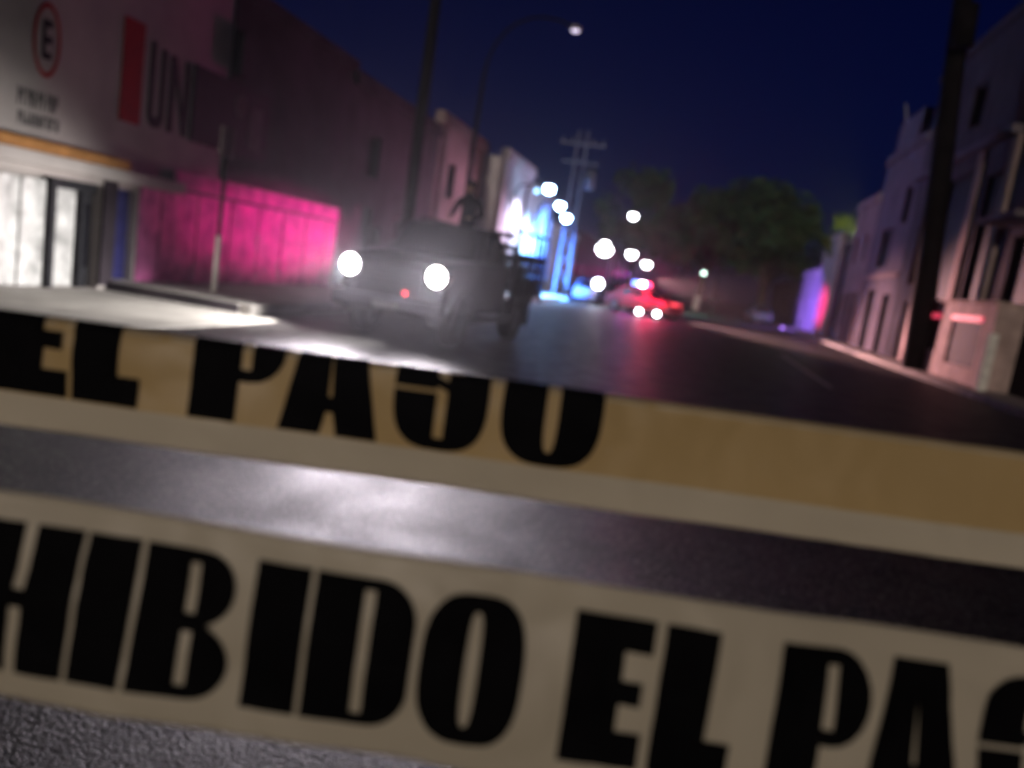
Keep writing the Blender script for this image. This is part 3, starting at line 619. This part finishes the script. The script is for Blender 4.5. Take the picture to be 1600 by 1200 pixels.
MB().box(1.15, 2.35, 60.96, 61.04, 1.15, 1.6).build('board', BLACKPLASTIC, t, bevel=.02)
MB().tube([(1.75, 61, .05), (1.75, 61, 1.2)], .08, 8).build('post', BLACKPLASTIC, t)
MB().box(1.4, 2.1, 60.8, 61.2, 0, .06).build('foot', BLACKPLASTIC, t)
o = MB().ball((6.6, 57, .12), .2, (1, 1, .7)).build('kerb_marker', WHITEPAINT, smooth=True); tag(o, 'small white marker on the right kerb below the violet house', 'marker')

# --- pale booth on the right pavement
bt = thing('street_booth', 'pale booth with two dark shutters under lintels made to glow red', 'booth', (8.1, 25.8, .15))
bx0, bx1, by0, by1 = 7.75, 8.44, 22.4, 29.2
facade(bx0, -1, by0, by1, 2.42, [(23.2, 25.7, .62, 2.05, 'x'), (26.8, 28.4, .9, 2.05, 'x')], .69, .12).build('shell', BOOTH, bt)
MB().box(bx0 + .07, bx0 + .11, 23.21, 25.69, .63, 1.9).build('shutter', BOOTHDARK, bt); MB().box(bx0 + .07, bx0 + .11, 26.81, 28.39, .91, 1.9).build('shutter', BOOTHDARK, bt)
MB().box(bx0 - .05, bx0 + .06, 23.2, 25.7, 1.91, 2.06).build('lit_lintel', REDSTRIP, bt); MB().box(bx0 - .05, bx0 + .06, 26.8, 28.4, 1.91, 2.06).build('lit_lintel', REDSTRIP, bt)
MB().box(bx0 - .12, bx1, by0 - .06, by1 + .06, 2.423, 2.5).build('roof', BOOTH, bt, bevel=.02)
o = MB().box(7.5, 7.74, 21.8, 22.1, .15, 1.65).build('bollard_box', WHITEPAINT, bevel=.04); tag(o, 'narrow white upright box beside the pale booth', 'box')

# ------------------------------------------------------------------ barrier tapes with their print
SL = .34
def sp(cx, cy, rx, ry, a0, a1, n=10, e=2.0):
    out = []
    for i in range(n + 1):
        a = R(a0 + (a1 - a0) * i / n); c, s_ = math.cos(a), math.sin(a)
        out.append((cx + rx * math.copysign(abs(c) ** (2 / e), c), cy + ry * math.copysign(abs(s_) ** (2 / e), s_)))
    return out
def slit(x, y0, y1, w_=.072): return [(x, y0), (x + w_, y0), (x + w_, y1), (x, y1)]
W = .69
def g_O(): return W, [sp(W / 2, .5, W / 2, .5, 0, 350, 40, 2.9), sp(W / 2, .5, .045, .38, 0, 350, 24, 3)]
def g_D(): return W, [[(0, 0)] + sp(W - .26, .28, .26, .28, -90, 0) + sp(W - .26, .72, .26, .28, 0, 90) + [(0, 1)], slit(.33, .08, .92)]
def g_B(): return .66, [[(0, 0)] + sp(.42, .25, .24, .25, -90, 75) + [(.55, .5)] + sp(.42, .75, .23, .25, -75, 90) + [(0, 1)], slit(.32, .09, .45), slit(.32, .57, .91)]
def g_P(): return .64, [[(0, 0), (.33, 0), (.33, .36)] + sp(.40, .68, .24, .32, -90, 90) + [(0, 1)], slit(.33, .47, .89)]
def g_R(): return .66, [[(0, 0), (.31, 0), (.31, .42), (.36, .42), (.36, 0), (.66, 0), (.66, .40), (.58, .5)] + sp(.42, .75, .23, .25, -60, 90) + [(0, 1)], slit(.33, .54, .9)]
def g_H(): return .74, [[(0, 0), (.33, 0), (.33, .45), (.41, .45), (.41, 0), (.74, 0), (.74, 1), (.41, 1), (.41, .57), (.33, .57), (.33, 1), (0, 1)]]
def g_I(): return .355, [[(0, 0), (.355, 0), (.355, 1), (0, 1)]]
def g_E(): return .54, [[(0, 0), (.54, 0), (.54, .24), (.36, .24), (.36, .42), (.50, .42), (.50, .58), (.36, .58), (.36, .77), (.54, .77), (.54, 1), (0, 1)]]
def g_L(): return .52, [[(0, 0), (.52, 0), (.52, .26), (.35, .26), (.35, 1), (0, 1)]]
def g_A(): return .72, [[(0, 0), (.30, 0), (.335, .2), (.385, .2), (.42, 0), (.72, 0), (.56, 1), (.16, 1)], [(.345, .34), (.375, .34), (.36, .78)]]
def g_S():
    return W, [sp(W / 2, .27, W / 2, .27, 180, 360, 14, 2.6) + [(W, .36), (W - .05, .52), (.40, .70), (.40, .86), (.30, .86), (.30, .70), (.33, .64), (W - .02, .64)][:6] + [(.33, .64), (.32, .70), (.32, .88), (.38, .88), (.38, .66), (W, .66)] + sp(W / 2, .73, W / 2, .27, 0, 180, 14, 2.6) + [(0, .62), (.06, .50), (.30, .36), (.30, .13), (.385, .13), (.385, .36), (.33, .40), (0, .38)]]
def g_S2():
    # heavy S: rounded block with an upper slit open to the right and a lower slit open to the left
    out = sp(W / 2, .5, W / 2, .5, 0, 350, 40, 2.9)
    return W, [out, [(.31, .64), (.385, .61), (.385, .68), (W + .02, .68), (W + .02, .71), (.385, .71), (.385, .89), (.31, .89)], [(.31, .11), (.385, .11), (.385, .52), (.31, .56), (.31, .53), (-.02, .53), (-.02, .50), (.31, .50)]]
GL = {'O': g_O, 'D': g_D, 'B': g_B, 'P': g_P, 'R': g_R, 'H': g_H, 'I': g_I, 'E': g_E, 'L': g_L, 'A': g_A, 'S': g_S2}
def clip_in(polys):  # keep notch polygons inside the outline by trimming x to the outline box
    return [[(min(max(x, .012), 10), y) for x, y in p] for p in polys]
_gc = {}
def glyph(ch):
    """triangulated, finely cut 2-D glyph as (verts, faces)"""
    if ch in _gc: return _gc[ch]
    w_, polys = GL[ch]()
    if ch == 'S': polys = [polys[0]] + [[(min(max(x, .004), W - .004), y) for x, y in p] for p in polys[1:]]
    c = bpy.data.curves.new('glyph', 'CURVE'); c.dimensions = '2D'; c.fill_mode = 'BOTH'
    for p in polys:
        s_ = c.splines.new('POLY'); s_.points.add(len(p) - 1); s_.use_cyclic_u = True
        for i, (x, y) in enumerate(p): s_.points[i].co = (x, y, 0, 1)
    o = bpy.data.objects.new('glyph', c); COL.objects.link(o)
    dg = bpy.context.evaluated_depsgraph_get(); me = bpy.data.meshes.new_from_object(o.evaluated_get(dg))
    COL.objects.unlink(o); bpy.data.objects.remove(o)
    bm = bmesh.new(); bm.from_mesh(me); bmesh.ops.remove_doubles(bm, verts=bm.verts, dist=1e-5)
    for k in range(1, 24): bmesh.ops.bisect_plane(bm, geom=bm.verts[:] + bm.edges[:] + bm.faces[:], plane_co=(0, k / 24, 0), plane_no=(0, 1, 0))
    for k in range(1, 6): bmesh.ops.bisect_plane(bm, geom=bm.verts[:] + bm.edges[:] + bm.faces[:], plane_co=(k / 6 * w_, 0, 0), plane_no=(1, 0, 0))
    bm.verts.index_update()
    r = (w_, [v.co.copy() for v in bm.verts], [tuple(v.index for v in f.verts) for f in bm.faces]); bm.free(); _gc[ch] = r; return r

def tape_material(name, col, col2, tr):
    m = bpy.data.materials.new(name); m.use_nodes = True; n = m.node_tree; n.nodes.clear()
    out = n.nodes.new('ShaderNodeOutputMaterial'); tc = n.nodes.new('ShaderNodeTexCoord'); nz = n.nodes.new('ShaderNodeTexNoise'); nz.inputs['Scale'].default_value = 18; nz.inputs['Detail'].default_value = 5
    mx = n.nodes.new('ShaderNodeMix'); mx.data_type = 'RGBA'; mx.inputs[6].default_value = (*col, 1); mx.inputs[7].default_value = (*col2, 1)
    n.links.new(tc.outputs['Object'], nz.inputs['Vector']); n.links.new(nz.outputs[0], mx.inputs[0])
    p_ = n.nodes.new('ShaderNodeBsdfPrincipled'); p_.inputs['Roughness'].default_value = .42; p_.inputs['Specular IOR Level'].default_value = .35
    t_ = n.nodes.new('ShaderNodeBsdfTranslucent'); ms = n.nodes.new('ShaderNodeMixShader'); ms.inputs[0].default_value = tr
    n2 = n.nodes.new('ShaderNodeTexNoise'); n2.inputs['Scale'].default_value = 60; bp = n.nodes.new('ShaderNodeBump'); bp.inputs['Strength'].default_value = .12; bp.inputs['Distance'].default_value = .004
    n.links.new(tc.outputs['Object'], n2.inputs['Vector']); n.links.new(n2.outputs[0], bp.inputs['Height']); n.links.new(bp.outputs[0], p_.inputs['Normal'])
    n.links.new(mx.outputs[2], p_.inputs['Base Color']); n.links.new(mx.outputs[2], t_.inputs['Color'])
    n.links.new(p_.outputs[0], ms.inputs[1]); n.links.new(t_.outputs[0], ms.inputs[2]); n.links.new(ms.outputs[0], out.inputs['Surface']); return m
TAPE1 = tape_material('amber_tape_film', (.50, .36, .16), (.56, .42, .21), .24)
TAPE2 = tape_material('cream_tape_film', (.50, .46, .36), (.56, .52, .42), .14)
INK = mat('black_print', (.003, .003, .004), .7, var=.2, scale=55, spec=.04)

AL = R(8.5)
def tape(name, label, film, dist, t_base, slope, prof, letters, size, base, text_group, band=None, seed=2.0):
    """s runs along the tape in picture-free metres, v across it (0 = lower edge)."""
    k = dist / 1200.0
    a = CX * math.cos(AL + slope) - CY * math.sin(AL + slope); b = CX * math.sin(AL + slope) + CY * math.cos(AL + slope); nrm_ = CZ
    # picture centre (800,600) -> tape origin on its lower edge
    org = Vector((0, 0, EYE)) - CZ * dist
    s_c = 800 * math.cos(AL) + 600 * math.sin(AL); t_c = -800 * math.sin(AL) + 600 * math.cos(AL)
    org = org + b * ((t_c - t_base) * k)
    def pos(s_, v, lift=0):
        up, out = prof(v)
        up2, out2 = prof(v + .0004); du, do = up2 - up, out2 - out; L = math.hypot(du, do) or 1
        nz_ = noise.noise(Vector((s_ * 26 + seed, v * 34, 0))) * .0018 + abs(noise.noise(Vector((s_ * 55 + v * 30, v * 40 - s_ * 12, seed)))) * .0016
        wob = nz_ + .0016 * math.sin(s_ * 17 + 1.3) * (v / .075) + .0012 * math.sin(s_ * 41 + v * 60) + .004 * math.sin(s_ * 5)
        sag = -.003 * (1 - (s_ / 1.2) ** 2) * 0
        return org + a * s_ + b * (up + du * 0 + sag + lift * (-do / L)) + nrm_ * (out + wob + lift * (du / L))
    root = thing(name, label, 'barrier tape', tuple(org))
    NS, NV = 460, 40; vs = []; fs = []
    for i in range(NS + 1):
        for j in range(NV + 1): vs.append(pos(-.8 + 1.6 * i / NS, .075 * j / NV))
    for i in range(NS):
        for j in range(NV): q = i * (NV + 1) + j; fs.append((q, q + NV + 1, q + NV + 2, q + 1))
    o = MB().add(vs, fs).build('film', film, root, smooth=True)
    so = o.modifiers.new('thickness', 'SOLIDIFY'); so.thickness = .00012; so.offset = 0
    if band:
        vs = []; fs = []; N2 = 26
        for i in range(NS + 1):
            for j in range(N2 + 1): vs.append(pos(-.8 + 1.6 * i / NS, band[0] + (band[1] - band[0]) * j / N2, .00014))
        for i in range(NS):
            for j in range(N2): q = i * (N2 + 1) + j; fs.append((q, q + N2 + 1, q + N2 + 2, q + 1))
        MB().add(vs, fs).build('amber_print_band', band[2], root, smooth=True)
    for ch, px in letters:
        w_, gv, gf = glyph(ch); s0 = (px[0] - s_c) * k; wd = (px[1] - px[0]) * k / w_
        MB().add([pos(s0 + v.x * wd, base + v.y * size, .0007) for v in gv], gf).build('printed_letter', INK, root)
    return root
def s_of(x, y): return x * math.cos(AL) + y * math.sin(AL)
# near tape: PROHIBIDO EL PASO
def prof2(v): return v, .002 * math.sin(v / .075 * math.pi)
l2 = []
for ch, x0, x1 in (('P', -520, -370), ('R', -360, -215), ('O', -205, -60), ('H', -62, 106), ('I', 114, 196), ('B', 206, 358), ('I', 384, 470), ('D', 478, 640), ('O', 652, 812), ('E', 880, 1004), ('L', 1018, 1140), ('P', 1196, 1342), ('A', 1338, 1490), ('S', 1512, 1672), ('O', 1684, 1842)):
    ym = 960 + (x0 + x1) / 2 * .149; l2.append((ch, (s_of(x0, ym + (x0 - x1) / 2 * .149), s_of(x1, ym + (x1 - x0) / 2 * .149))))
tape('barrier_tape', 'nearest cream barrier tape with large black lettering across the bottom', TAPE2, .28, 1083, 0, prof2, l2, .0545, .0105, '')
# farther tape, its top third folded back
def prof1(v):
    m, f = .0155, .0475
    if v < m: return v * .96, .0045 * (1 - v / m) * -1.0
    if v < f: return m * .96 + (v - m) * .985, (v - m) * .13
    r = .0035; q = v - f; u0 = m * .96 + (f - m) * .985; o0 = (f - m) * .13
    a = min(q / r, 1.75); up = u0 + r * math.sin(a); out = o0 - r * (1 - math.cos(a))
    rest = max(0, q - 1.75 * r); return up - rest * .2, out - rest * .98
l1 = []
for ch, x0, x1 in (('E', -18, 102), ('L', 110, 218), ('P', 296, 440), ('A', 436, 592), ('S', 612, 758), ('O', 778, 933)):
    ym = 560 + (x0 + x1) / 2 * .149; l1.append((ch, (s_of(x0, ym - (x1 - x0) / 2 * .149), s_of(x1, ym + (x1 - x0) / 2 * .149))))
tape('barrier_tape', 'farther amber barrier tape with its lettering cut off by a fold along the top', TAPE2, .33, 652, -R(.6), prof1, l1, .050, .0165, '', (.0158, .0749, TAPE1))

# ------------------------------------------------------------------ hazy night air
hz = MB().box(-420, 420, -80, 660, -1.5, 16).build('haze', mat('unused', (1, 1, 1)), kind='stuff')
hm = bpy.data.materials.new('night_haze'); hm.use_nodes = True; n = hm.node_tree; n.nodes.clear()
out = n.nodes.new('ShaderNodeOutputMaterial'); pv = n.nodes.new('ShaderNodeVolumePrincipled')
pv.inputs['Color'].default_value = (.9, .9, .95, 1); pv.inputs['Density'].default_value = .0013; pv.inputs['Anisotropy'].default_value = .85
n.links.new(pv.outputs[0], out.inputs['Volume']); hz.data.materials.clear(); hz.data.materials.append(hm)
hz['label'] = 'thin hazy night air filling the street'
